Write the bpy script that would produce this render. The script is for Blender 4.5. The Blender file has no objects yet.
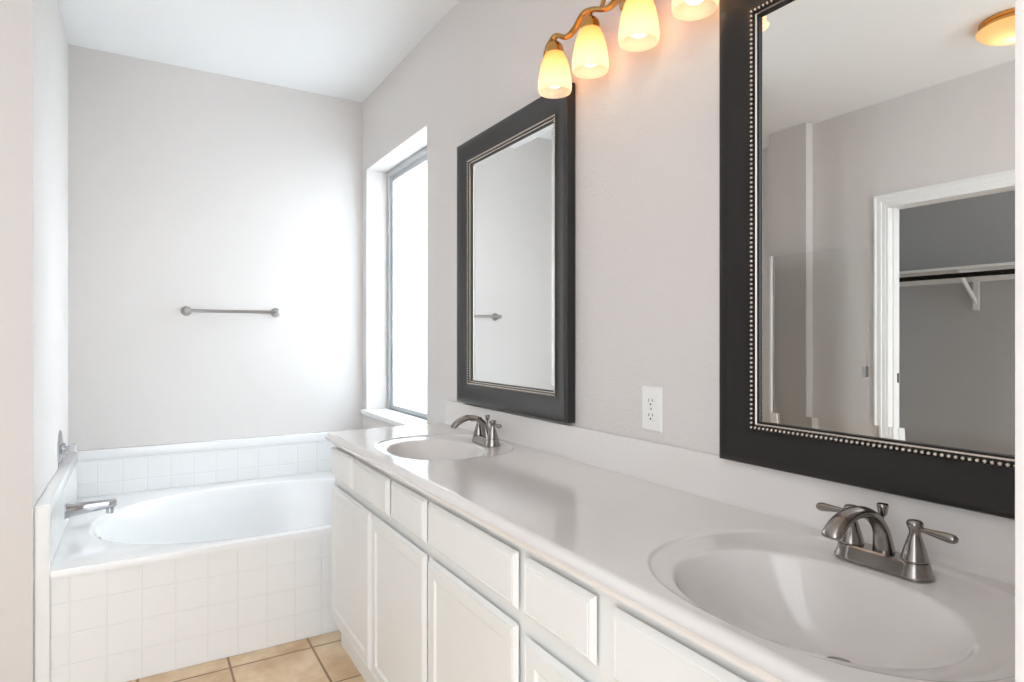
import bpy, bmesh, math, random
from mathutils import Vector, Matrix
random.seed(7)
PI = math.pi
S = bpy.context.scene
COL = S.collection

# ------------------------------------------------------------------ camera
F_PX = 621.0
cam_d = bpy.data.cameras.new('camera')
cam_d.sensor_width = 36
cam_d.lens = F_PX / 1024 * 36
cam_d.shift_y = -4 / 1024
cam_d.clip_start = 0.02
cam = bpy.data.objects.new('camera', cam_d)
COL.objects.link(cam)
cam.location = (0, 0, 1.27)
cam.rotation_euler = (PI / 2, 0, math.radians(-30.9))
S.camera = cam

# ------------------------------------------------------------------ world
W = bpy.data.worlds.new('world')
S.world = W
W.use_nodes = True
bgn = W.node_tree.nodes['Background']
bgn.inputs[0].default_value = (0.91, 0.955, 1.0, 1)
bgn.inputs[1].default_value = 1.88

# daylight outside the window
def area(name, loc, rot, sx, sy, power, col):
    l = bpy.data.lights.new(name, 'AREA')
    l.shape = 'RECTANGLE'
    l.size = sx
    l.size_y = sy
    l.energy = power
    l.color = col
    o = bpy.data.objects.new(name, l)
    COL.objects.link(o)
    o.location = loc
    o.rotation_euler = rot
    return o
area('window_daylight', (3.9, 3.25, 2.3), (0, math.radians(76), 0), 2.4, 2.0, 740, (0.97, 0.985, 1.0))

S.view_settings.view_transform = 'Standard'
S.view_settings.look = 'None'
S.view_settings.gamma = 1
S.view_settings.use_curve_mapping = False
S.view_settings.exposure = 0.97

# ------------------------------------------------------------------ materials
def srgb(r, g, b):
    f = lambda c: (c / 255 / 12.92) if c / 255 <= 0.04045 else ((c / 255 + 0.055) / 1.055) ** 2.4
    return (f(r), f(g), f(b), 1)

def mat(name, col, rough=0.5, metal=0.0, spec=0.5, coat=0.0, bump=None, coord='Object', **kw):
    m = bpy.data.materials.new(name)
    m.use_nodes = True
    nt = m.node_tree
    b = nt.nodes['Principled BSDF']
    b.inputs['Base Color'].default_value = col
    b.inputs['Roughness'].default_value = rough
    b.inputs['Metallic'].default_value = metal
    b.inputs['Specular IOR Level'].default_value = spec
    b.inputs['Coat Weight'].default_value = coat
    b.inputs['Coat Roughness'].default_value = 0.08
    if bump:
        sc, st, dist = bump
        tc = nt.nodes.new('ShaderNodeTexCoord')
        n = nt.nodes.new('ShaderNodeTexNoise')
        n.inputs['Scale'].default_value = sc
        n.inputs['Detail'].default_value = 3
        bp = nt.nodes.new('ShaderNodeBump')
        bp.inputs['Strength'].default_value = st
        bp.inputs['Distance'].default_value = dist
        nt.links.new(tc.outputs[coord], n.inputs['Vector'])
        nt.links.new(n.outputs['Fac'], bp.inputs['Height'])
        nt.links.new(bp.outputs['Normal'], b.inputs['Normal'])
    return m

def mottle(m, c1, c2, scale, detail=4, lo=0.35, hi=0.65):
    nt = m.node_tree
    b = nt.nodes['Principled BSDF']
    tc = nt.nodes.new('ShaderNodeTexCoord')
    n = nt.nodes.new('ShaderNodeTexNoise')
    n.inputs['Scale'].default_value = scale
    n.inputs['Detail'].default_value = detail
    r = nt.nodes.new('ShaderNodeValToRGB')
    r.color_ramp.elements[0].position = lo
    r.color_ramp.elements[0].color = c1
    r.color_ramp.elements[1].position = hi
    r.color_ramp.elements[1].color = c2
    nt.links.new(tc.outputs['Object'], n.inputs['Vector'])
    nt.links.new(n.outputs['Fac'], r.inputs['Fac'])
    nt.links.new(r.outputs['Color'], b.inputs['Base Color'])
    return m

WALLC = srgb(222, 217, 214)
M = {}
M['wall'] = mat('wall_paint', WALLC, 0.7, bump=(120, 0.6, 0.004), spec=0.3)
M['wall_smooth'] = mat('wall_paint_smooth', WALLC, 0.75, bump=(150, 0.12, 0.003), spec=0.3)
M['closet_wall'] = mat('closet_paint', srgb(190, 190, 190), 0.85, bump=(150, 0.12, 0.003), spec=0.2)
M['ceiling'] = mat('ceiling_paint', srgb(246, 246, 246), 0.85, bump=(120, 0.2, 0.003), spec=0.2)
M['trim'] = mat('white_trim_paint', srgb(240, 240, 239), 0.35)
M['cab'] = mat('cabinet_paint', srgb(232, 232, 230), 0.38, bump=(40, 0.05, 0.002))
M['marble'] = mat('cultured_marble', srgb(226, 222, 217), 0.14, coat=0.2)
mottle(M['marble'], srgb(228, 223, 219), srgb(232, 228, 225), 3.0)
M['tub'] = mat('tub_acrylic', srgb(240, 240, 240), 0.14, coat=0.3)
M['nickel'] = mat('brushed_nickel', srgb(156, 151, 147), 0.2, metal=1.0, bump=(300, 0.08, 0.001))
M['chrome'] = mat('chrome', srgb(188, 189, 192), 0.08, metal=1.0)
M['satin'] = mat('satin_nickel', srgb(175, 172, 168), 0.3, metal=1.0)
M['brass'] = mat('polished_brass', srgb(205, 158, 92), 0.2, metal=1.0)
M['frame'] = mat('dark_frame', srgb(28, 25, 25), 0.36, spec=0.5, coat=0.18, bump=(260, 0.25, 0.001))
M['frame_line'] = mat('frame_black_line', srgb(22, 20, 20), 0.4)
M['silver'] = mat('silver_leaf', srgb(205, 198, 190), 0.22, metal=1.0)
M['mirror'] = mat('mirror_glass', (0.90, 0.91, 0.90, 1), 0.0, metal=1.0)
M['plastic'] = mat('white_plastic', srgb(242, 241, 238), 0.3)
M['dark'] = mat('dark_slot', srgb(30, 28, 27), 0.6)
M['alu'] = mat('window_aluminium', srgb(186, 187, 189), 0.4, metal=0.3)
M['rod'] = mat('dark_rod', srgb(34, 31, 30), 0.4, metal=0.6)
M['bounce_floor'] = mat('pale_bounce_floor', srgb(205, 203, 200), 0.9)  # neutral pale grey, chosen for the light it bounces into the room

def tile_material(name, axis, ox, oz, size, c_tile, c_grout, rough, grout=0.0022, bumpd=0.0011):
    """Square grid of tiles; axis = 'x' or 'y' (horizontal direction) with z, or 'f' for the floor."""
    m = mat(name, c_tile, rough)
    nt = m.node_tree
    b = nt.nodes['Principled BSDF']
    geo = nt.nodes.new('ShaderNodeTexCoord')
    sep = nt.nodes.new('ShaderNodeSeparateXYZ')
    nt.links.new(geo.outputs['Object'], sep.inputs[0])
    def line(out, off):
        a = nt.nodes.new('ShaderNodeMath'); a.operation = 'SUBTRACT'; a.inputs[1].default_value = off
        nt.links.new(out, a.inputs[0])
        p = nt.nodes.new('ShaderNodeMath'); p.operation = 'PINGPONG'; p.inputs[1].default_value = size / 2
        nt.links.new(a.outputs[0], p.inputs[0])
        r = nt.nodes.new('ShaderNodeMapRange'); r.interpolation_type = 'SMOOTHSTEP'
        r.inputs['From Min'].default_value = grout * 0.5
        r.inputs['From Max'].default_value = grout * 1.6
        nt.links.new(p.outputs[0], r.inputs['Value'])
        return r.outputs['Result']
    h = {'x': ('X', 'Z'), 'y': ('Y', 'Z'), 'f': ('X', 'Y')}[axis]
    l1 = line(sep.outputs[h[0]], ox)
    l2 = line(sep.outputs[h[1]], oz)
    mn = nt.nodes.new('ShaderNodeMath'); mn.operation = 'MINIMUM'
    nt.links.new(l1, mn.inputs[0]); nt.links.new(l2, mn.inputs[1])
    mx = nt.nodes.new('ShaderNodeMix'); mx.data_type = 'RGBA'
    mx.inputs[6].default_value = c_grout
    mx.inputs[7].default_value = c_tile
    nt.links.new(mn.outputs[0], mx.inputs[0])
    nt.links.new(mx.outputs[2], b.inputs['Base Color'])
    bp = nt.nodes.new('ShaderNodeBump')
    bp.inputs['Strength'].default_value = 0.6
    bp.inputs['Distance'].default_value = bumpd
    nt.links.new(mn.outputs[0], bp.inputs['Height'])
    nt.links.new(bp.outputs['Normal'], b.inputs['Normal'])
    if axis == 'f':
        n = nt.nodes.new('ShaderNodeTexNoise'); n.inputs['Scale'].default_value = 5; n.inputs['Detail'].default_value = 6
        n.inputs['Roughness'].default_value = 0.65
        nt.links.new(geo.outputs['Object'], n.inputs['Vector'])
        r = nt.nodes.new('ShaderNodeValToRGB')
        e = r.color_ramp.elements
        e[0].position = 0.36; e[0].color = srgb(210, 174, 132)
        e[1].position = 0.66; e[1].color = srgb(242, 219, 186)
        nt.links.new(n.outputs['Fac'], r.inputs['Fac'])
        nt.links.new(r.outputs['Color'], mx.inputs[7])
    return m
M['floor'] = tile_material('floor_tile', 'f', 0.297, 2.60, 0.306, srgb(214, 180, 140), srgb(148, 116, 84), 0.35, 0.004)
WT, WG = srgb(238, 238, 237), srgb(233, 233, 232)
M['tile_apron'] = tile_material('apron_tile', 'x', 0.005, 0.0, 0.11, WT, WG, 0.15)
M['tile_x'] = tile_material('wall_tile_back', 'x', 0.03, 0.63, 0.11, WT, WG, 0.15)
M['tile_y'] = tile_material('wall_tile_side', 'y', 2.70, 0.63, 0.11, WT, WG, 0.15)

def glass_shade(name, top, bottom, z0, z1, s_top, s_bot):
    m = bpy.data.materials.new(name); m.use_nodes = True
    nt = m.node_tree; nt.nodes.clear()
    out = nt.nodes.new('ShaderNodeOutputMaterial')
    tc = nt.nodes.new('ShaderNodeTexCoord'); sp = nt.nodes.new('ShaderNodeSeparateXYZ')
    nt.links.new(tc.outputs['Object'], sp.inputs[0])
    mr = nt.nodes.new('ShaderNodeMapRange'); mr.inputs['From Min'].default_value = z0; mr.inputs['From Max'].default_value = z1
    nt.links.new(sp.outputs['Z'], mr.inputs['Value'])
    cr = nt.nodes.new('ShaderNodeValToRGB')
    cr.color_ramp.elements[0].color = bottom; cr.color_ramp.elements[1].color = top
    cr.color_ramp.elements[0].position = 0.1; cr.color_ramp.elements[1].position = 0.9
    nt.links.new(mr.outputs[0], cr.inputs[0])
    st = nt.nodes.new('ShaderNodeMapRange'); st.inputs['To Min'].default_value = s_bot; st.inputs['To Max'].default_value = s_top
    nt.links.new(mr.outputs[0], st.inputs['Value'])
    em = nt.nodes.new('ShaderNodeEmission')
    nt.links.new(cr.outputs[0], em.inputs[0]); nt.links.new(st.outputs[0], em.inputs[1])
    tr = nt.nodes.new('ShaderNodeBsdfTranslucent'); nt.links.new(cr.outputs[0], tr.inputs[0])
    gl = nt.nodes.new('ShaderNodeBsdfGlossy'); gl.inputs['Roughness'].default_value = 0.25
    m1 = nt.nodes.new('ShaderNodeMixShader'); m1.inputs[0].default_value = 0.05
    nt.links.new(tr.outputs[0], m1.inputs[1]); nt.links.new(gl.outputs[0], m1.inputs[2])
    ad = nt.nodes.new('ShaderNodeAddShader')
    nt.links.new(m1.outputs[0], ad.inputs[0]); nt.links.new(em.outputs[0], ad.inputs[1])
    nt.links.new(ad.outputs[0], out.inputs[0])
    return m
M['shade'] = glass_shade('frosted_shade_glass', srgb(255, 198, 142), srgb(255, 234, 206), 0.0, 0.12, 0.12, 0.17)
M['dome'] = glass_shade('alabaster_dome_glass', srgb(255, 208, 150), srgb(255, 222, 176), -0.09, -0.03, 0.13, 0.16)

def emitter(name, col, s):
    m = bpy.data.materials.new(name); m.use_nodes = True
    nt = m.node_tree; nt.nodes.clear()
    out = nt.nodes.new('ShaderNodeOutputMaterial'); e = nt.nodes.new('ShaderNodeEmission')
    e.inputs[0].default_value = col; e.inputs[1].default_value = s
    nt.links.new(e.outputs[0], out.inputs[0])
    return m
M['bulb_bright'] = emitter('ceiling_bulb_glow', srgb(255, 232, 200), 6)
M['bulb'] = emitter('bulb_glow', srgb(255, 240, 220), 2.1)

def pane_material():
    m = bpy.data.materials.new('frosted_window_glass'); m.use_nodes = True
    nt = m.node_tree; nt.nodes.clear()
    out = nt.nodes.new('ShaderNodeOutputMaterial')
    tc = nt.nodes.new('ShaderNodeTexCoord')
    n = nt.nodes.new('ShaderNodeTexNoise'); n.inputs['Scale'].default_value = 3.0; n.inputs['Detail'].default_value = 2
    nt.links.new(tc.outputs['Object'], n.inputs['Vector'])
    cr = nt.nodes.new('ShaderNodeValToRGB')
    cr.color_ramp.elements[0].position = 0.35; cr.color_ramp.elements[0].color = (0.44, 0.53, 0.56, 1)
    cr.color_ramp.elements[1].position = 0.6; cr.color_ramp.elements[1].color = (0.54, 0.56, 0.58, 1)
    nt.links.new(n.outputs['Fac'], cr.inputs[0])
    tr = nt.nodes.new('ShaderNodeBsdfTranslucent'); nt.links.new(cr.outputs[0], tr.inputs[0])
    gl = nt.nodes.new('ShaderNodeBsdfGlossy'); gl.inputs['Roughness'].default_value = 0.35
    n2 = nt.nodes.new('ShaderNodeTexNoise'); n2.inputs['Scale'].default_value = 220
    bp = nt.nodes.new('ShaderNodeBump'); bp.inputs['Strength'].default_value = 0.5; bp.inputs['Distance'].default_value = 0.001
    nt.links.new(tc.outputs['Object'], n2.inputs['Vector']); nt.links.new(n2.outputs['Fac'], bp.inputs['Height'])
    nt.links.new(bp.outputs[0], gl.inputs['Normal'])
    mx = nt.nodes.new('ShaderNodeMixShader'); mx.inputs[0].default_value = 0.06
    rf = nt.nodes.new('ShaderNodeBsdfRefraction'); rf.inputs['Roughness'].default_value = 0.4; rf.inputs['IOR'].default_value = 1.1
    rf.inputs[0].default_value = (0.70, 0.72, 0.73, 1)
    mt = nt.nodes.new('ShaderNodeMixShader'); mt.inputs[0].default_value = 0.55
    nt.links.new(tr.outputs[0], mt.inputs[1]); nt.links.new(rf.outputs[0], mt.inputs[2])
    nt.links.new(mt.outputs[0], mx.inputs[1]); nt.links.new(gl.outputs[0], mx.inputs[2])
    nt.links.new(mx.outputs[0], out.inputs[0])
    return m
M['pane'] = pane_material()

def clear_glass():
    m = bpy.data.materials.new('clear_glass'); m.use_nodes = True
    nt = m.node_tree; nt.nodes.clear()
    out = nt.nodes.new('ShaderNodeOutputMaterial')
    t = nt.nodes.new('ShaderNodeBsdfTransparent'); t.inputs[0].default_value = (0.99, 0.995, 0.992, 1)
    g = nt.nodes.new('ShaderNodeBsdfGlossy'); g.inputs['Roughness'].default_value = 0.02
    fr = nt.nodes.new('ShaderNodeFresnel'); fr.inputs[0].default_value = 1.3
    mx = nt.nodes.new('ShaderNodeMixShader')
    nt.links.new(fr.outputs[0], mx.inputs[0]); nt.links.new(t.outputs[0], mx.inputs[1]); nt.links.new(g.outputs[0], mx.inputs[2])
    nt.links.new(mx.outputs[0], out.inputs[0])
    return m
M['glass'] = clear_glass()
acr = mat('clear_acrylic', (0.95, 0.96, 0.97, 1), 0.05)
acr.node_tree.nodes['Principled BSDF'].inputs['Transmission Weight'].default_value = 0.75
M['acrylic'] = acr

# ------------------------------------------------------------------ helpers
def tag(o, label=None, cat=None, group=None, kind=None):
    if label: o['label'] = label
    if cat: o['category'] = cat
    if group: o['group'] = group
    if kind: o['kind'] = kind
    return o

def thing(name, label, cat, loc=(0, 0, 0), group=None, rz=0):
    o = bpy.data.objects.new(name, None)
    COL.objects.link(o)
    o.location = loc
    o.rotation_euler = (0, 0, rz)
    o.empty_display_size = 0.05
    return tag(o, label, cat, group)

def obj(name, bm, m, parent=None, loc=None, smooth=None, kind=None):
    me = bpy.data.meshes.new(name)
    bmesh.ops.recalc_face_normals(bm, faces=bm.faces)
    bm.to_mesh(me); bm.free()
    me.materials.append(m)
    if smooth is not None:
        for p in me.polygons: p.use_smooth = True
        if smooth < 180: me.set_sharp_from_angle(angle=math.radians(smooth))
    o = bpy.data.objects.new(name, me)
    COL.objects.link(o)
    if parent: o.parent = parent
    if loc: o.location = loc
    if kind: o['kind'] = kind
    return o

def struct(name, bm, m, parent=None, smooth=None):
    return obj(name, bm, m, parent, smooth=smooth, kind=None if parent else 'structure')

def box(bm, x0, x1, y0, y1, z0, z1, bev=0):
    b = bmesh.new() if bev else bm
    vs = [b.verts.new((x, y, z)) for x in (x0, x1) for y in (y0, y1) for z in (z0, z1)]
    for f in ((0, 1, 3, 2), (4, 6, 7, 5), (0, 4, 5, 1), (2, 3, 7, 6), (0, 2, 6, 4), (1, 5, 7, 3)):
        b.faces.new([vs[i] for i in f])
    if bev:
        bmesh.ops.bevel(b, geom=b.edges[:], offset=bev, segments=2, affect='EDGES', profile=0.5)
        merge(bm, b)
    return bm

def merge(bm, b):
    mp = {}
    for v in b.verts: mp[v] = bm.verts.new(v.co)
    for f in b.faces:
        try: bm.faces.new([mp[v] for v in f.verts])
        except ValueError: pass
    b.free()

def ringstack(bm, rings, close_ends=True, closed=True):
    """rings: list of lists of points, same length -> skinned surface."""
    R = [[bm.verts.new(p) for p in r] for r in rings]
    n = len(R[0])
    for a, b in zip(R, R[1:]):
        for i in range(n if closed else n - 1):
            j = (i + 1) % n
            bm.faces.new((a[i], a[j], b[j], b[i]))
    if close_ends:
        bm.faces.new(R[0]); bm.faces.new(R[-1])
    return R

def lathe(bm, prof, c=(0, 0, 0), axis=(0, 0, 1), n=32, ends=True):
    """prof: list of (r, h) along axis from c."""
    ax = Vector(axis).normalized()
    u = ax.orthogonal().normalized(); v = ax.cross(u)
    rings = []
    for r, h in prof:
        r = max(r, 1e-4)
        rings.append([Vector(c) + ax * h + (u * math.cos(2 * PI * k / n) + v * math.sin(2 * PI * k / n)) * r for k in range(n)])
    ringstack(bm, rings, ends)
    return bm

def smoothpath(pts, k=6):
    """Catmull-Rom over tuples of any length."""
    P = [tuple(p) for p in pts]
    P = [P[0]] + P + [P[-1]]
    out = []
    for i in range(1, len(P) - 2):
        for s in range(k):
            t = s / k
            out.append(tuple(0.5 * (2 * b + (c - a) * t + (2 * a - 5 * b + 4 * c - d) * t * t + (3 * b - a - 3 * c + d) * t ** 3)
                             for a, b, c, d in zip(P[i - 1], P[i], P[i + 1], P[i + 2])))
    out.append(P[-2])
    return out

def sweep(bm, path, side=(0, 1, 0), n=16):
    """path: (x,y,z,half_width,half_thick); width lies along side."""
    rings = []
    for i, p in enumerate(path):
        a = Vector(path[max(i - 1, 0)][:3]); b = Vector(path[min(i + 1, len(path) - 1)][:3])
        t = (b - a).normalized()
        s = (Vector(side) - t * t.dot(Vector(side))).normalized()
        u = t.cross(s)
        rings.append([Vector(p[:3]) + s * math.cos(2 * PI * k / n) * p[3] + u * math.sin(2 * PI * k / n) * p[4] for k in range(n)])
    ringstack(bm, rings)
    return bm

def sphere(bm, c, r, seg=12, scale=(1, 1, 1)):
    m = Matrix.Translation(c) @ Matrix.Diagonal((scale[0], scale[1], scale[2], 1))
    bmesh.ops.create_uvsphere(bm, u_segments=seg, v_segments=max(6, seg // 2), radius=r, matrix=m)
    return bm

# ------------------------------------------------------------------ key dimensions
XR = 1.207          # vanity wall
XO = -1.64          # wall opposite the vanity
YB = 3.86           # back wall
YF = 0.10           # inner face of the wall by the camera
ZC = 2.755
XA0, XA1 = -0.44, -0.314   # wall at the end of the tub
YA = 2.66
WY0, WY1, WZ0, WZ1 = 2.829, 3.775, 0.815, 2.31

# ------------------------------------------------------------------ shell
def nb(): return bmesh.new()
struct('floor', box(nb(), XO - 1.4, 1.6, -0.05, YB + 0.15, -0.06, 0), M['floor'])
struct('floor_bounce_added', box(nb(), XO - 1.4, 3.0, -3.5, -0.05, -0.06, 0), M['bounce_floor'])  # unseen floor behind the camera, added to bounce neutral light inwards
struct('ceiling', box(nb(), XO - 1.4, 1.45, -0.06, YB + 0.15, ZC, ZC + 0.08), M['ceiling'])
struct('wall_back', box(nb(), XO - 0.15, XR + 0.2, YB, YB + 0.14, 0, ZC), M['wall_smooth'])

def wall_with_hole(x0, x1, y0, y1, z0, z1, hy0, hy1, hz0, hz1):
    b = nb()
    ys = [y0, hy0, hy1, y1]; zs = [z0, hz0, hz1, z1]
    for x in (x0, x1):
        g = [[b.verts.new((x, y, z)) for z in zs] for y in ys]
        for i in range(3):
            for k in range(3):
                if (i, k) == (1, 1): continue
                b.faces.new((g[i][k], g[i + 1][k], g[i + 1][k + 1], g[i][k + 1]))
    def q(ps): b.faces.new([b.verts.new(p) for p in ps])
    for (a0, a1, c0, c1) in ((y0, y1, z0, z1), (hy0, hy1, hz0, hz1)):
        q([(x0, a0, c0), (x1, a0, c0), (x1, a0, c1), (x0, a0, c1)])
        q([(x0, a1, c0), (x1, a1, c0), (x1, a1, c1), (x0, a1, c1)])
        q([(x0, a0, c0), (x1, a0, c0), (x1, a1, c0), (x0, a1, c0)])
        q([(x0, a0, c1), (x1, a0, c1), (x1, a1, c1), (x0, a1, c1)])
    bmesh.ops.remove_doubles(b, verts=b.verts, dist=1e-5)
    return b
struct('wall_right', wall_with_hole(XR, XR + 0.2, -0.02, YB, 0, ZC, WY0, WY1, WZ0, WZ1), M['wall'])
# wall between the tub and the shower corner
struct('wall_alcove', box(nb(), XA0, XA1, YA, YB, 0, ZC, 0.004), M['wall_smooth'])
# wall by the camera, its end seen at the right edge
struct('wall_front', box(nb(), 0.2693, XR, -0.02, YF, 0, ZC, 0.004), M['wall_smooth'])
# wall opposite the vanity with closet doorway, thicker from y=2.64 on
DY0, DY1, DZ = 1.34, 2.145, 2.10
struct('wall_left', wall_with_hole(XO - 0.12, XO, -0.06, YB, 0, ZC, DY0, DY1, -0.0, DZ), M['wall_smooth'])
struct('wall_left_furring', box(nb(), XO, XO + 0.075, 2.64, YB, 0, ZC), M['wall_smooth'])
# closet
b = nb()
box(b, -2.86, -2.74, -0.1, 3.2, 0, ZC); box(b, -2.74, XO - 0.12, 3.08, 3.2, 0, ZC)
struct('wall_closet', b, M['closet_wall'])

# baseboards along the opposite wall
b = nb(); box(b, XO, XO + 0.014, -0.05, DY0 - 0.075, 0, 0.09, 0.003); box(b, XO, XO + 0.014, DY1 + 0.075, 2.63, 0, 0.09, 0.003)
struct('baseboard_left', b, M['trim'])

# closet doorway trim: casing profile on three sides
d = thing('door_1', None, None); d['kind'] = 'structure'
cas = [(-0.004, 0.0), (-0.004, 0.010), (0.0, 0.012), (0.018, 0.013), (0.021, 0.0165), (0.048, 0.0175), (0.052, 0.022), (0.063, 0.022), (0.066, 0.019), (0.066, 0.0)]
b = nb()
ringstack(b, [[(XO + t, y + sg * w, z + (w if z else 0)) for w, t in cas] for y, z, sg in ((DY1, 0, 1), (DY1, DZ, 1), (DY0, DZ, -1), (DY0, 0, -1))], True, False)
obj('casing', b, M['trim'], d)
b = nb()
box(b, XO - 0.125, XO + 0.008, DY1 - 0.018, DY1 + 0.002, 0, DZ, 0.002)
box(b, XO - 0.125, XO + 0.008, DY0 - 0.002, DY0 + 0.018, 0, DZ, 0.002)
box(b, XO - 0.125, XO + 0.008, DY0 + 0.018, DY1 - 0.018, DZ - 0.018, DZ + 0.002, 0.002)
box(b, XO - 0.075, XO - 0.04, DY1 - 0.03, DY1 - 0.018, 0, DZ - 0.018, 0.001)
obj('jamb', b, M['trim'], d)
obj('strike_plate', box(nb(), XO - 0.112, XO - 0.088, DY1 - 0.0215, DY1 - 0.018, 0.98, 1.04), M['dark'], d)

# closet shelf, rod, bracket
cs = thing('closet_shelf', 'white closet shelf with triangular bracket above the dark hanging rod', 'shelf')
obj('shelf_board', box(nb(), -2.74, -2.44, 0.1, 3.08, 1.735, 1.755, 0.001), M['trim'], cs)
obj('cleat', box(nb(), -2.74, -2.722, 0.1, 3.08, 1.665, 1.735), M['trim'], cs)
b = nb()
yb = 2.10
box(b, -2.738, -2.722, yb - 0.018, yb + 0.018, 1.46, 1.665)
vs = [(-2.725, 1.50), (-2.47, 1.715), (-2.47, 1.735), (-2.725, 1.735), (-2.725, 1.70), (-2.53, 1.70), (-2.725, 1.54)]
fr = [b.verts.new((x, yb - 0.006, z)) for x, z in vs]; bk = [b.verts.new((x, yb + 0.006, z)) for x, z in vs]
n = len(vs)
b.faces.new(fr); b.faces.new(bk)
for i in range(n): b.faces.new((fr[i], fr[(i + 1) % n], bk[(i + 1) % n], bk[i]))
obj('bracket', b, M['trim'], cs)
b = nb(); lathe(b, [(0.017, 0), (0.017, 2.98)], (-2.46, 0.1, 1.695), (0, 1, 0), 20)
tag(obj('closet_rod', b, M['rod'], smooth=40), 'dark metal hanging rod under the closet shelf, seen in the large mirror', 'closet rod')

# ------------------------------------------------------------------ window
w = thing('window_1', None, None); w['kind'] = 'structure'
PX = XR + 0.13
b = nb()
def framebox(b, x0, x1, y0, y1, z0, z1, t, bev=0.002):
    box(b, x0, x1, y0, y0 + t, z0, z1, bev); box(b, x0, x1, y1 - t, y1, z0, z1, bev)
    box(b, x0, x1, y0 + t, y1 - t, z0, z0 + t, bev); box(b, x0, x1, y0 + t, y1 - t, z1 - t, z1, bev)
framebox(b, PX, PX + 0.05, WY0, WY1, WZ0 - 0.036, WZ1, 0.036)
framebox(b, PX + 0.015, PX + 0.045, WY0 + 0.03, WY1 - 0.03, WZ0 - 0.006, WZ1 - 0.03, 0.036)
obj('window_frame', b, M['alu'], w)
obj('window_pane', box(nb(), PX + 0.028, PX + 0.034, WY0 + 0.05, WY1 - 0.05, WZ0 + 0.015, WZ1 - 0.05), M['pane'], w)
b = nb(); box(b, XR - 0.03, PX, WY0 - 0.03, WY1 + 0.03, WZ0 - 0.022, WZ0 + 0.004, 0.003)
bmesh.ops.delete(b, geom=[], context='VERTS')
obj('window_sill', b, M['trim'], w)

# ------------------------------------------------------------------ tub
t = thing('bathtub', 'white oval garden bathtub set in a tiled apron under the window', 'bathtub')
TY = 2.69; TZ = 0.453
b = nb(); box(b, XA1 + 0.002, XR - 0.002, TY, TY + 0.09, 0.001, TZ - 0.022)
obj('tiled_apron', b, M['tile_apron'], t)
def sup(cx, cy, a, bb, th, e=2.0):
    c, s = math.cos(th), math.sin(th)
    return (cx + a * math.copysign(abs(c) ** (2 / e), c), cy + bb * math.copysign(abs(s) ** (2 / e), s))
def rect_pt(cx, cy, x0, x1, y0, y1, dx, dy):
    k = []
    if dx > 1e-9: k.append((x1 - cx) / dx)
    if dx < -1e-9: k.append((x0 - cx) / dx)
    if dy > 1e-9: k.append((y1 - cy) / dy)
    if dy < -1e-9: k.append((y0 - cy) / dy)
    k = min(k)
    return cx + dx * k, cy + dy * k
def corner_ring(cx, cy, x0, x1, y0, y1, ellipse):
    """Boundary points of a rectangle facing the points of ellipse; nearest ones snap to the corners."""
    pts = [rect_pt(cx, cy, x0, x1, y0, y1, x - cx, y - cy) for x, y in ellipse]
    for c in ((x0, y0), (x0, y1), (x1, y0), (x1, y1)):
        i = min(range(len(pts)), key=lambda i: (pts[i][0] - c[0]) ** 2 + (pts[i][1] - c[1]) ** 2)
        pts[i] = c
    return pts
N = 160
cx, cy = 0.5, 3.205
def ell(a, bb, e=2.25, ox=0, oy=0): return [sup(cx + ox, cy + oy, a, bb, 2 * PI * k / N, e) for k in range(N)]
e0 = ell(0.69, 0.492)
x0, x1, y0, y1 = XA1 + 0.002, XR - 0.002, TY - 0.004, YB - 0.002
rc = corner_ring(cx, cy, x0, x1, y0 + 0.008, y1, e0)
rings = [[(x, y, TZ - 0.03) for x, y in corner_ring(cx, cy, x0, x1, y0, y1, e0)],
         [(x, y, TZ - 0.008) for x, y in corner_ring(cx, cy, x0, x1, y0, y1, e0)],
         [(x, y, TZ - 0.002) for x, y in corner_ring(cx, cy, x0, x1, y0 + 0.002, y1, e0)],
         [(x, y, TZ) for x, y in rc]]
def lift(pts, z): return [(x, y, z) for x, y in pts]
rings += [lift(e0, TZ + 0.003), lift(ell(0.682, 0.484), TZ + 0.002), lift(ell(0.672, 0.474), TZ - 0.006),
          lift(ell(0.664, 0.462, 2.2), TZ - 0.03), lift(ell(0.645, 0.435, 2.2, 0.0), TZ - 0.12),
          lift(ell(0.61, 0.395, 2.2, -0.005), TZ - 0.24), lift(ell(0.56, 0.345, 2.2, -0.01), TZ - 0.34),
          lift(ell(0.5, 0.29, 2.2, -0.01), TZ - 0.385), lift(ell(0.4, 0.2, 2.2, -0.01), TZ - 0.40),
          lift(ell(0.2, 0.1, 2, -0.01), TZ - 0.403), lift(ell(0.02, 0.02, 2, -0.01), TZ - 0.405)]
b = nb(); ringstack(b, rings, close_ends=False)
obj('tub_basin', b, M['tub'], t, smooth=50)
b = nb(); lathe(b, [(0.02, -0.02), (0.02, 0.006), (0.016, 0.011), (0.0, 0.012)], (-0.147, 3.10, 0.418), (1, 0.1, 0.25), 24)
obj('overflow_plate', b, M['satin'], t, smooth=40)

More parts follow.
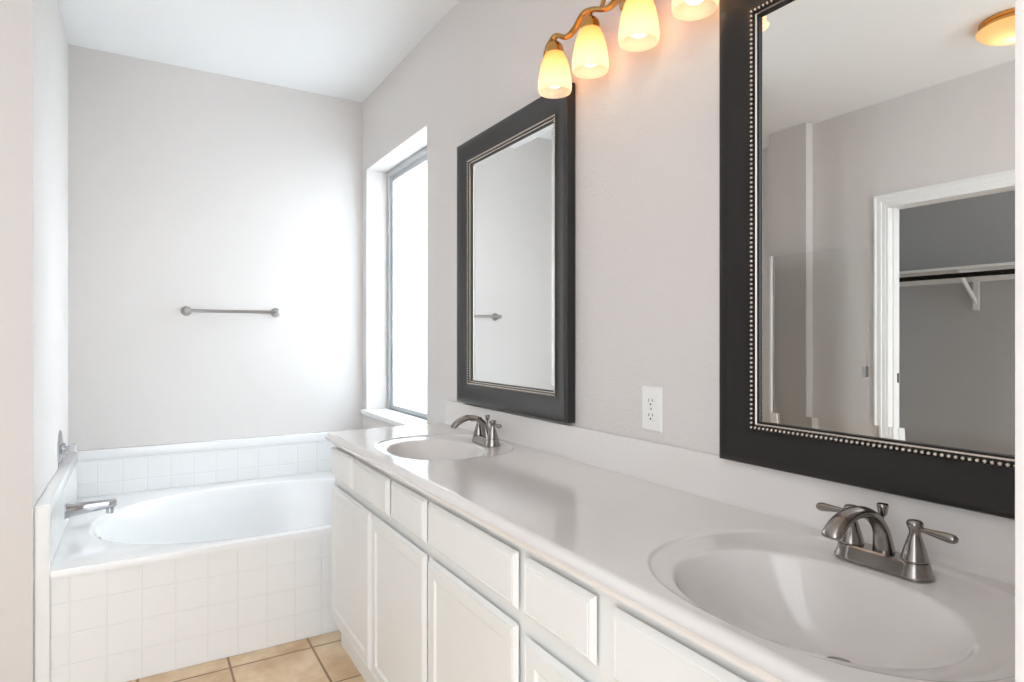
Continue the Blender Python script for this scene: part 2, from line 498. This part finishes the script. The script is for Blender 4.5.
# tile wainscot around the tub (part of the room)
TH = 0.04; WT_Z = 0.69
def wains(name, x0, x1, y0, y1, m, trim_box):
    b = nb(); box(b, x0, x1, y0, y1, TZ + 0.002, WT_Z - 0.05)
    o = struct(name, b, m)
    b = nb(); box(b, *trim_box, 0.008)
    obj('bullnose_cap', b, M['tub'], o, smooth=40)
wains('trim_1', XA1 + TH, XR - TH, YB - TH, YB, M['tile_x'], (XA1 + 0.002, XR - 0.002, YB - TH - 0.005, YB, WT_Z - 0.052, WT_Z))
wains('trim_2', XA1, XA1 + TH, TY + 0.002, YB, M['tile_y'], (XA1, XA1 + TH + 0.005, TY - 0.004, YB - TH - 0.006, WT_Z - 0.052, WT_Z))
wains('trim_3', XR - TH, XR, TY + 0.002, YB, M['tile_y'], (XR - TH - 0.005, XR, TY - 0.004, YB - TH - 0.006, WT_Z - 0.052, WT_Z))
# white edge strip down the end of the wainscot and apron
struct('trim_4', box(nb(), XA1, XA1 + TH + 0.004, TY - 0.012, TY + 0.0, 0, WT_Z - 0.005, 0.003), M['trim'])

# tub spout
s = thing('tub_spout', 'chrome tub spout sticking out of the tiled ledge below the round valve', 'tub spout', (XA1 + TH, 3.235, 0.531))
b = nb()
P = [(0.0, 0.028, 0.031), (0.006, 0.028, 0.031), (0.01, 0.026, 0.028), (0.10, 0.023, 0.022), (0.15, 0.0225, 0.019), (0.180, 0.0225, 0.017), (0.185, 0.019, 0.013)]
rings = []
for (x, wy, wz) in P:
    zc = -0.0 + 0.03 * x / 0.17 * 0.4
    rings.append([(x, wy * math.copysign(abs(math.cos(a)) ** 0.55, math.cos(a)), zc + wz * math.copysign(abs(math.sin(a)) ** 0.55, math.sin(a)))
                  for a in [2 * PI * k / 24 for k in range(24)]])
ringstack(b, rings)
obj('spout_body', b, M['chrome'], s, smooth=45)
b = nb(); lathe(b, [(0.0145, 0), (0.0155, 0.022), (0.014, 0.024)], (0.160, 0, -0.030), (0, 0, 1), 20)
obj('outlet', b, M['chrome'], s, smooth=40)

# shower valve
s = thing('shower_valve', 'round chrome valve with clear knob on the wall above the tub ledge', 'shower valve', (XA1, 3.46, 0.762))
s.scale = (0.72, 1, 1)
b = nb(); lathe(b, [(0.088, 0), (0.088, 0.004), (0.08, 0.010), (0.05, 0.015), (0.03, 0.017), (0.026, 0.03), (0.02, 0.032)], (0, 0, 0), (1, 0, 0), 40)
obj('escutcheon', b, M['chrome'], s, smooth=30)
b = nb(); lathe(b, [(0.013, 0.03), (0.013, 0.045), (0.019, 0.046), (0.019, 0.05), (0.013, 0.052)], (0, 0, 0), (1, 0, 0), 24)
obj('stem', b, M['chrome'], s, smooth=30)
b = nb(); lathe(b, [(0.014, 0.052), (0.024, 0.060), (0.027, 0.072), (0.025, 0.086), (0.016, 0.09), (0.0, 0.09)], (0, 0, 0), (1, 0, 0), 10)
obj('knob', b, M['acrylic'], s)

# towel bar
s = thing('towel_bar', 'brushed metal towel bar mounted on the back wall above the tub', 'towel bar', (0.45, YB, 1.413))
b = nb(); lathe(b, [(0.009, 0), (0.009, 0.46)], (-0.23, -0.068, 0), (1, 0, 0), 20)
obj('bar', b, M['satin'], s, smooth=40)
for sx in (-0.233, 0.233):
    b = nb(); lathe(b, [(0.027, 0), (0.027, 0.006), (0.022, 0.012), (0.013, 0.02), (0.011, 0.04), (0.013, 0.055), (0.0155, 0.068), (0.013, 0.08), (0.005, 0.085)], (sx, 0, 0), (0, -1, 0), 28)
    obj('mounting_post', b, M['satin'], s, smooth=40)

# ------------------------------------------------------------------ vanity cabinet
CY0, CY1 = YF + 0.003, 2.565
XF, XD = 0.687, 0.667       # face frame, door fronts
v = thing('vanity_cabinet', 'long white painted double vanity cabinet with flat doors and drawers', 'vanity cabinet')
b = nb()
box(b, XF, XF + 0.02, CY0, CY1, 0.09, 0.847)
box(b, XF + 0.02, XR - 0.002, CY1 - 0.018, CY1, 0.09, 0.847); box(b, XF + 0.02, XR - 0.002, CY0, CY0 + 0.018, 0.09, 0.847)
box(b, XF + 0.02, XR - 0.002, CY0 + 0.018, CY1 - 0.018, 0.09, 0.108); box(b, XR - 0.012, XR - 0.002, CY0 + 0.018, CY1 - 0.018, 0.108, 0.847)
obj('carcass', b, M['cab'], v)
b = nb(); box(b, 0.712, 0.73, CY0, CY1 - 0.004, 0.001, 0.0895); box(b, 0.73, XR - 0.004, CY1 - 0.022, CY1 - 0.004, 0.001, 0.0895)
obj('toe_kick', b, M['cab'], v)
def front(y0, y1, z0, z1, door=False):
    """Slab front facing -x with an eased edge, thin reveal line and (doors) a recessed panel."""
    T = XF - XD
    def r(i, x): return [(x, y0 + i, z0 + i), (x, y1 - i, z0 + i), (x, y1 - i, z1 - i), (x, y0 + i, z1 - i)]
    L = [r(0.0145, 0.0), r(0.0012, -0.0095), r(0.0, -0.011), r(0.0012, -0.0125), r(0.009, -T), r(0.0125, -T), r(0.0135, -T + 0.0014), r(0.0148, -T + 0.0014), r(0.0158, -T)]
    if door: L += [r(0.046, -T), r(0.047, -T + 0.002), r(0.053, -T + 0.0055)]
    b = nb(); ringstack(b, L)
    for q in b.verts: q.co.x += XF - 0.0005
    return b
doors = [(2.555, 2.061), (2.043, 1.584), (1.563, 1.102)]
ZD0, ZD1, ZR0, ZR1 = 0.13, 0.672, 0.702, 0.823
for a, c in doors: obj('door', front(c, a, ZD0, ZD1, True), M['cab'], v)
for a, c in [(2.555, 2.275), (2.257, 1.880), (1.850, 1.584), (1.563, 1.102), (1.075, 0.844)]:
    obj('drawer', front(c, a, ZR0, ZR1), M['cab'], v)
for z0, z1 in ((0.50, 0.66), (0.315, 0.47), (0.13, 0.285)):
    obj('drawer', front(0.844, 1.075, z0, z1, True), M['cab'], v)
obj('drawer', front(0.18, 0.80, ZR0, ZR1), M['cab'], v)
for a, c in [(0.80, 0.50), (0.482, 0.18)]: obj('door', front(c, a, ZD0, ZD1, True), M['cab'], v)

# ------------------------------------------------------------------ countertop with two integral bowls
ZT = 0.881
XC = 0.650
XBK = 1.187
ct = thing('countertop', 'glossy off-white cultured marble double vanity countertop with integral oval bowls', 'countertop')
Y0, Y1 = YF + 0.001, 2.572
# centre y, outer centre x, outer half sizes, inner centre x, inner half sizes
sinks = [(2.035, 0.932, 0.226, 0.266, 0.900, 0.160, 0.205), (0.588, 0.924, 0.234, 0.277, 0.880, 0.170, 0.213)]
HALF = 0.33
XI = 0.672
def superell(cx, cy, a, bb, e, n=160): return [sup(cx, cy, a, bb, 2 * PI * k / n, e) for k in range(n)]
b = nb()
def flat(y0, y1):
    b.faces.new([b.verts.new(p) for p in ((XI, y0, ZT), (XBK, y0, ZT), (XBK, y1, ZT), (XI, y1, ZT))])
OE = 2.35
for sy, OX, OA, OB, IX, IA, IB in sinks:
    e = superell(OX, sy, OA, OB, OE)
    rc = corner_ring(OX, sy, XI, XBK, sy - HALF, sy + HALF, e)
    ringstack(b, [lift(rc, ZT), lift(superell(OX, sy, OA + 0.004, OB + 0.004, OE), ZT)], close_ends=False)
flat(Y0, sinks[1][0] - HALF); flat(sinks[1][0] + HALF, sinks[0][0] - HALF); flat(sinks[0][0] + HALF, Y1)
prof = [(XI, ZT), (0.6665, ZT - 0.0006), (0.662, ZT - 0.0028), (0.658, ZT - 0.007), (0.6555, ZT - 0.0125), (0.6525, ZT - 0.0145), (0.6485, ZT - 0.016), (XC, ZT - 0.02),
        (XC + 0.001, ZT - 0.025), (0.651, ZT - 0.029), (0.659, ZT - 0.0325), (0.684, ZT - 0.033), (XR - 0.002, ZT - 0.033), (XR - 0.002, ZT), (XBK, ZT)]
A = [b.verts.new((x, Y0, z)) for x, z in prof]; B = [b.verts.new((x, Y1, z)) for x, z in prof]
for i in range(len(prof) - 1):
    if prof[i][0] != 0.684: b.faces.new((A[i], A[i + 1], B[i + 1], B[i]))   # open underside where the bowls hang
b.faces.new(A); b.faces.new(B)
obj('slab', b, M['marble'], ct, smooth=35)
IE = 2.12
DX_ = 0.966          # drain position
for sy, OX, OA, OB, IX, IA, IB in sinks:
    b = nb()
    se = lambda cx, a, bb, e: superell(cx, sy, a, bb, e)
    def bowl(f, ex=2.12):
        return se(IX + (DX_ - IX) * f ** 1.3, IA + (0.022 - IA) * f, IB + (0.022 - IB) * f, ex)
    R = [lift(se(OX, OA + 0.004, OB + 0.004, OE), ZT), lift(se(OX, OA, OB, OE), ZT - 0.0008), lift(se(OX, OA - 0.002, OB - 0.002, OE), ZT - 0.004),
         lift(se(OX - 0.001, OA - 0.006, OB - 0.007, OE), ZT - 0.0055),
         lift(se((OX + IX) / 2, (OA + IA) / 2, (OB + IB) / 2, 2.2), ZT - 0.0075),
         lift(se(IX + 0.001, IA + 0.007, IB + 0.007, IE), ZT - 0.0095),
         lift(se(IX, IA + 0.003, IB + 0.003, IE), ZT - 0.0108), lift(se(IX, IA, IB, IE), ZT - 0.0135)]
    for k in range(1, 19):
        f = (k / 18) ** 1.5
        R.append(lift(bowl(f, 2.12 - 0.12 * f), ZT - 0.0135 - 0.1245 * (1 - (1 - f) ** 2.7)))
    R.append(lift(bowl(1.0, 2), ZT - 0.16))
    ringstack(b, R, close_ends=False)
    bo = obj('basin', b, M['marble'], ct, smooth=60)
    b = nb(); lathe(b, [(0.024, -0.003), (0.024, 0.0), (0.020, 0.001), (0.019, -0.003), (0.015, -0.003), (0.0145, 0.004), (0.0, 0.006)], (DX_, sy, ZT - 0.138), (0, 0, 1), 28)
    obj('drain', b, M['nickel'], bo, smooth=30)
# backsplash with a small cove along its foot
b = nb()
pf = [(XR - 0.001, ZT - 0.001), (XR - 0.001, 0.984), (XBK + 0.004, 0.984), (XBK + 0.001, 0.9825), (XBK, 0.979), (XBK, ZT + 0.012), (XBK - 0.002, ZT + 0.005), (XBK - 0.006, ZT + 0.0015), (XBK - 0.012, ZT + 0.0003), (XBK - 0.012, ZT - 0.001)]
A = [b.verts.new((x, Y0, z)) for x, z in pf]; B = [b.verts.new((x, Y1, z)) for x, z in pf]
for i in range(len(pf)): b.faces.new((A[i], A[(i + 1) % len(pf)], B[(i + 1) % len(pf)], B[i]))
b.faces.new(A); b.faces.new(B)
obj('backsplash', b, M['marble'], ct, smooth=35)

# ------------------------------------------------------------------ faucets
def stadium(r, half, z, n=16):
    pts = []
    for k in range(n + 1):
        a = -PI / 2 + PI * k / n + PI / 2
        pts.append((r * math.cos(a), half + r * math.sin(a), z))
    for k in range(n + 1):
        a = PI + PI * k / n
        pts.append((r * math.cos(a), -half + r * math.sin(a), z))
    return pts
def make_faucet(label, y, turn):
    f = thing('faucet', label, 'faucet', (1.098, y, ZT - 0.006), 'two-handle faucets on the vanity top')
    b = nb()
    H = 0.0535
    ringstack(b, [stadium(0.0265, H, 0.0), stadium(0.0265, H, 0.004), stadium(0.0245, H, 0.009), stadium(0.0215, H, 0.018), stadium(0.0205, H, 0.024), stadium(0.017, H, 0.0265)])
    obj('base_plate', b, M['nickel'], f, smooth=35)
    for s in (1, -1):
        b = nb()
        lathe(b, [(0.0275, 0.001), (0.0275, 0.005), (0.025, 0.010), (0.0225, 0.019), (0.0218, 0.0255), (0.0190, 0.0262), (0.0190, 0.0282), (0.0208, 0.029), (0.0195, 0.034), (0.0165, 0.045), (0.0125, 0.058),
                  (0.0088, 0.0695), (0.0084, 0.074), (0.0105, 0.080), (0.0125, 0.085), (0.0125, 0.0885), (0.0095, 0.092), (0.003, 0.093)], (0, s * H, 0), (0, 0, 1), 32)
        h = obj('handle', b, M['nickel'], f, smooth=50)
        b = nb()
        lathe(b, [(0.004, 0.006), (0.0045, 0.018), (0.0058, 0.032), (0.0072, 0.045), (0.0078, 0.054), (0.0068, 0.060), (0.004, 0.064), (0.0005, 0.065)], (0, s * H, 0.080), (-0.05, s, -0.05 * 1.0), 20)
        obj('lever', b, M['nickel'], h, smooth=60)
    b = nb()
    path = smoothpath([(0.006, 0, 0.018, 0.0195, 0.016), (0.004, 0, 0.036, 0.0165, 0.0155), (-0.002, 0, 0.062, 0.0135, 0.013), (-0.018, 0, 0.083, 0.0125, 0.011),
                       (-0.043, 0, 0.097, 0.013, 0.010), (-0.072, 0, 0.0995, 0.0142, 0.0105), (-0.098, 0, 0.092, 0.0158, 0.0112), (-0.116, 0, 0.081, 0.0168, 0.0112), (-0.1275, 0, 0.069, 0.0168, 0.0105), (-0.129, 0, 0.067, 0.014, 0.008)], 5)
    c, s_ = math.cos(turn), math.sin(turn)
    path = [(p[0] * c - p[1] * s_, p[0] * s_ + p[1] * c, p[2], p[3], p[4]) for p in path]
    sweep(b, path, (-s_, c, 0), 20)
    obj('spout', b, M['nickel'], f, smooth=60)
    b = nb(); lathe(b, [(0.0028, 0.02), (0.0028, 0.087), (0.006, 0.089), (0.0075, 0.093), (0.0085, 0.101), (0.0095, 0.107), (0.0085, 0.109), (0.002, 0.110)], (0.010, 0.004, -0.004), (0, 0, 1), 20)
    obj('lift_rod', b, M['nickel'], f, smooth=40)
    return f
make_faucet('brushed nickel two-handle faucet behind the near bowl, below the large mirror', 0.592, -0.10)
make_faucet('brushed nickel two-handle faucet behind the far bowl, nearest the window', 2.025, -0.08)

# ------------------------------------------------------------------ mirrors
def make_mirror(label, y0, y1, z0, z1):
    m = thing('framed_mirror', label, 'mirror', (XR, (y0 + y1) / 2, z0), 'bead-edged framed mirrors over the vanity')
    w, h = y1 - y0, z1 - z0
    def R(i, d, n=1):
        i += 0.006 * min(1, i / 0.05)
        return [(-d, -w / 2 + i, i), (-d, w / 2 - i, i), (-d, w / 2 - i, h - i), (-d, -w / 2 + i, h - i)]
    prof = [(0.003, 0.002), (0.0, 0.006), (0.0, 0.036), (0.002, 0.0395), (0.007, 0.041), (0.014, 0.0405), (0.024, 0.037), (0.038, 0.031), (0.052, 0.0265), (0.064, 0.0245), (0.0715, 0.0245), (0.0725, 0.018), (0.0725, 0.004)]
    b = nb(); ringstack(b, [R(i, d) for i, d in prof], close_ends=False)
    obj('frame', b, M['frame'], m, smooth=30)
    b = nb()
    q = 0.0765
    step = 0.0104
    def row(p0, p1):
        L = (Vector(p1) - Vector(p0)); k = max(1, round(L.length / step))
        for i in range(k):
            c = Vector(p0) + L * i / k
            bmesh.ops.create_icosphere(b, subdivisions=1, radius=0.0043, matrix=Matrix.Translation(c))
    P = R(q, 0.0285)
    for i in range(4): row(P[i], P[(i + 1) % 4])
    obj('beaded_trim', b, M['silver'], m, smooth=180)
    b = nb(); ringstack(b, [R(0.0722, 0.008), R(0.0722, 0.0235), R(0.0805, 0.0235), R(0.0815, 0.0215), R(0.0815, 0.008)], close_ends=False)
    obj('bead_channel', b, M['frame_line'], m)
    b = nb(); ringstack(b, [R(0.0812, 0.008), R(0.0812, 0.0225), R(0.083, 0.0235), R(0.086, 0.022), R(0.0865, 0.0185), R(0.0865, 0.008)], close_ends=False)
    obj('inner_lip', b, M['silver'], m)
    b = nb(); ringstack(b, [R(0.0863, 0.008), R(0.0863, 0.0192), R(0.0895, 0.0185), R(0.0895, 0.008)], close_ends=False)
    obj('rabbet', b, M['frame_line'], m)
    # glass: flat centre and a shallow bevelled border, solid behind
    b = nb()
    R0 = [b.verts.new(p) for p in R(0.0893, 0.0135)]; R1 = [b.verts.new(p) for p in R(0.0893 + 0.024, 0.0148)]; R2 = [b.verts.new(p) for p in R(0.0893, 0.006)]
    for i in range(4):
        j = (i + 1) % 4
        b.faces.new((R0[i], R0[j], R1[j], R1[i])); b.faces.new((R2[i], R2[j], R0[j], R0[i]))
    b.faces.new(R1); b.faces.new(R2)
    obj('mirror_glass', b, M['mirror'], m)
    b = nb(); ringstack(b, [R(0.01, 0.001), R(0.01, 0.0062)])
    obj('backing_board', b, M['dark'], m)
    return m
make_mirror('large dark framed mirror above the near sink, cut off by the photo edge', 0.180, 1.004, 0.9845, 2.084)
make_mirror('dark framed mirror above the far sink, between window and outlet', 1.612, 2.415, 0.9935, 2.088)

# ------------------------------------------------------------------ outlet
o = thing('wall_outlet', 'white duplex electrical outlet on the wall between the two mirrors', 'outlet', (XR, 1.264, 1.073))
def plate(b, w, h, d0, d1, bev):
    def r(i, d): return [(-d, -w / 2 + i, -h / 2 + i), (-d, w / 2 - i, -h / 2 + i), (-d, w / 2 - i, h / 2 - i), (-d, -w / 2 + i, h / 2 - i)]
    ringstack(b, [r(0, d0), r(0, d1 - bev), r(bev * 1.3, d1)]); return b
obj('cover_plate', plate(nb(), 0.076, 0.122, 0.0, 0.0065, 0.003), M['plastic'], o)
for zz in (0.02, -0.02):
    b = nb()
    L = []
    for d, s in ((0.0055, 1), (0.0078, 1), (0.0083, 0.95)):
        L.append([(-d, 0.0165 * s * max(-1, min(1, 1.25 * math.cos(a))), zz + 0.0142 * s * math.sin(a)) for a in [2 * PI * k / 28 for k in range(28)]])
    ringstack(b, L)
    rcp = obj('receptacle', b, M['plastic'], o)
    b = nb(); box(b, -0.0087, -0.008, -0.0078, -0.0058, zz, zz + 0.008); box(b, -0.0087, -0.008, 0.0058, 0.0078, zz - 0.0005, zz + 0.0075)
    lathe(b, [(0.0028, 0), (0.0028, 0.0007)], (-0.008, 0, zz - 0.007), (-1, 0, 0), 12)
    obj('slots', b, M['dark'], rcp)
b = nb(); lathe(b, [(0.003, 0), (0.003, 0.001), (0.002, 0.0016)], (-0.0063, 0, 0), (-1, 0, 0), 12)
obj('screw', b, M['satin'], o)

# ------------------------------------------------------------------ vanity light
LX = 1.112
LS = 1.033
LCY, LCZ = 1.311, 2.034
ys = [1.597, 1.419, 1.216, 1.026]
L = thing('vanity_light', 'brass vanity light with four frosted glass shades on a wavy bar', 'wall light', (LX, LCY, LCZ))
L.scale = (LS, LS, LS)
b = nb()
pts = []
yy = [(y - LCY) / LS for y in ys]
BZ = -0.022
def bp_(y, z, w=0.0115, t=0.0075): pts.append((0, y, z + BZ, w, t))
bp_(yy[0] + 0.050, 0.146, 0.007, 0.005); bp_(yy[0] + 0.042, 0.163); bp_(yy[0] + 0.015, 0.185)
for i in range(4):
    if i: bp_(yy[i] + 0.03, 0.196)
    bp_(yy[i] - 0.012, 0.190)
    if i < 3:
        m = (yy[i] + yy[i + 1]) / 2
        bp_(m + 0.028, 0.166); bp_(m - 0.012, 0.170)
bp_(yy[3] - 0.042, 0.163); bp_(yy[3] - 0.050, 0.146, 0.007, 0.005)
sweep(b, smoothpath(pts, 5), (1, 0, 0), 12)
obj('wavy_bar', b, M['brass'], L, smooth=50)
b = nb()
rings = []
for d, s in ((0.0, 1), (0.008, 1), (0.016, 0.9), (0.02, 0.6), (0.021, 0.2)):
    rings.append([((XR - LX - 0.0005) / LS - d, 0.08 * s * math.cos(a), 0.2 + 0.055 * s * math.sin(a)) for a in [2 * PI * k / 40 for k in range(40)]])
ringstack(b, rings)
obj('backplate', b, M['brass'], L, smooth=40)
for sy in (0.05, -0.05):
    b = nb()
    sweep(b, smoothpath([((XR - LX) / LS - 0.015, sy * 0.6, 0.205, 0.006, 0.006), (0.045, sy * 0.8, 0.213, 0.006, 0.006), (0.015, sy, 0.197, 0.006, 0.006), (0.0, sy * 1.1, 0.158, 0.006, 0.006)], 6), (0, 1, 0), 12)
    obj('arm', b, M['brass'], L, smooth=60)
for y in yy:
    b = nb(); lathe(b, [(0.006, 0.0), (0.007, 0.010), (0.014, 0.013), (0.023, 0.021), (0.0265, 0.032), (0.027, 0.048), (0.024, 0.050), (0.02, 0.042)], (0, y, 0.164), (0, 0, -1), 28)
    obj('socket_cup', b, M['brass'], L, smooth=40)
    b = nb()
    prof = [(0.0265, 0.137), (0.031, 0.128), (0.038, 0.112), (0.0445, 0.09), (0.049, 0.066), (0.0525, 0.04), (0.0535, 0.02), (0.0525, 0.006), (0.0505, 0.0), (0.049, 0.002), (0.0505, 0.02), (0.0495, 0.04), (0.046, 0.066), (0.0415, 0.09), (0.035, 0.112), (0.027, 0.128), (0.0235, 0.135)]
    lathe(b, [(q * 0.955, z * 0.88) for q, z in prof], (0, 0, 0), (0, 0, 1), 40, ends=False)
    sh = obj('glass_shade', b, M['shade'], L, loc=(0, y, 0), smooth=50)
    b = nb(); sphere(b, (0, 0, 0.044), 0.029, 20); lathe(b, [(0.02, 0.062), (0.0135, 0.085), (0.0135, 0.118)], (0, 0, 0), (0, 0, 1), 20)
    obj('bulb', b, M['bulb'], sh, smooth=60)

# ------------------------------------------------------------------ ceiling light
C = thing('ceiling_light', 'round brass flush ceiling light with glowing glass dome, seen in the mirror', 'ceiling light', (-1.115, 1.285, ZC))
b = nb(); lathe(b, [(0.13, 0), (0.134, 0.004), (0.134, 0.014), (0.128, 0.018), (0.131, 0.024), (0.131, 0.034), (0.124, 0.038), (0.121, 0.036), (0.121, 0.01), (0.0, 0.01)], (0, 0, 0), (0, 0, -1), 48)
obj('brass_ring', b, M['brass'], C, smooth=30)
b = nb(); lathe(b, [(0.1205, 0.034), (0.143, 0.042), (0.136, 0.055), (0.115, 0.072), (0.08, 0.088), (0.04, 0.096), (0.0, 0.098)], (0, 0, 0), (0, 0, -1), 48)
obj('glass_dome', b, M['dome'], C, smooth=50)
b = nb(); sphere(b, (0, 0, -0.05), 0.028, 16)
obj('bulb', b, M['bulb_bright'], C, smooth=60)

# ------------------------------------------------------------------ shower glass door standing open by the opposite wall
G = thing('shower_door', 'frameless clear glass shower door standing open along the opposite wall', 'shower door', (-1.475, 2.5, 0))
obj('glass_panel', box(nb(), -0.004, 0.004, -0.335, 0.334, 0.03, 1.838), M['glass'], G)
obj('hinge_post', box(nb(), -0.02, 0.02, 0.335, 0.39, 0.0, 1.845, 0.004), M['trim'], G)
b = nb(); box(b, -0.02, 0.02, -0.33, -0.312, 1.02, 1.09, 0.003)
obj('handle', b, M['satin'], G)
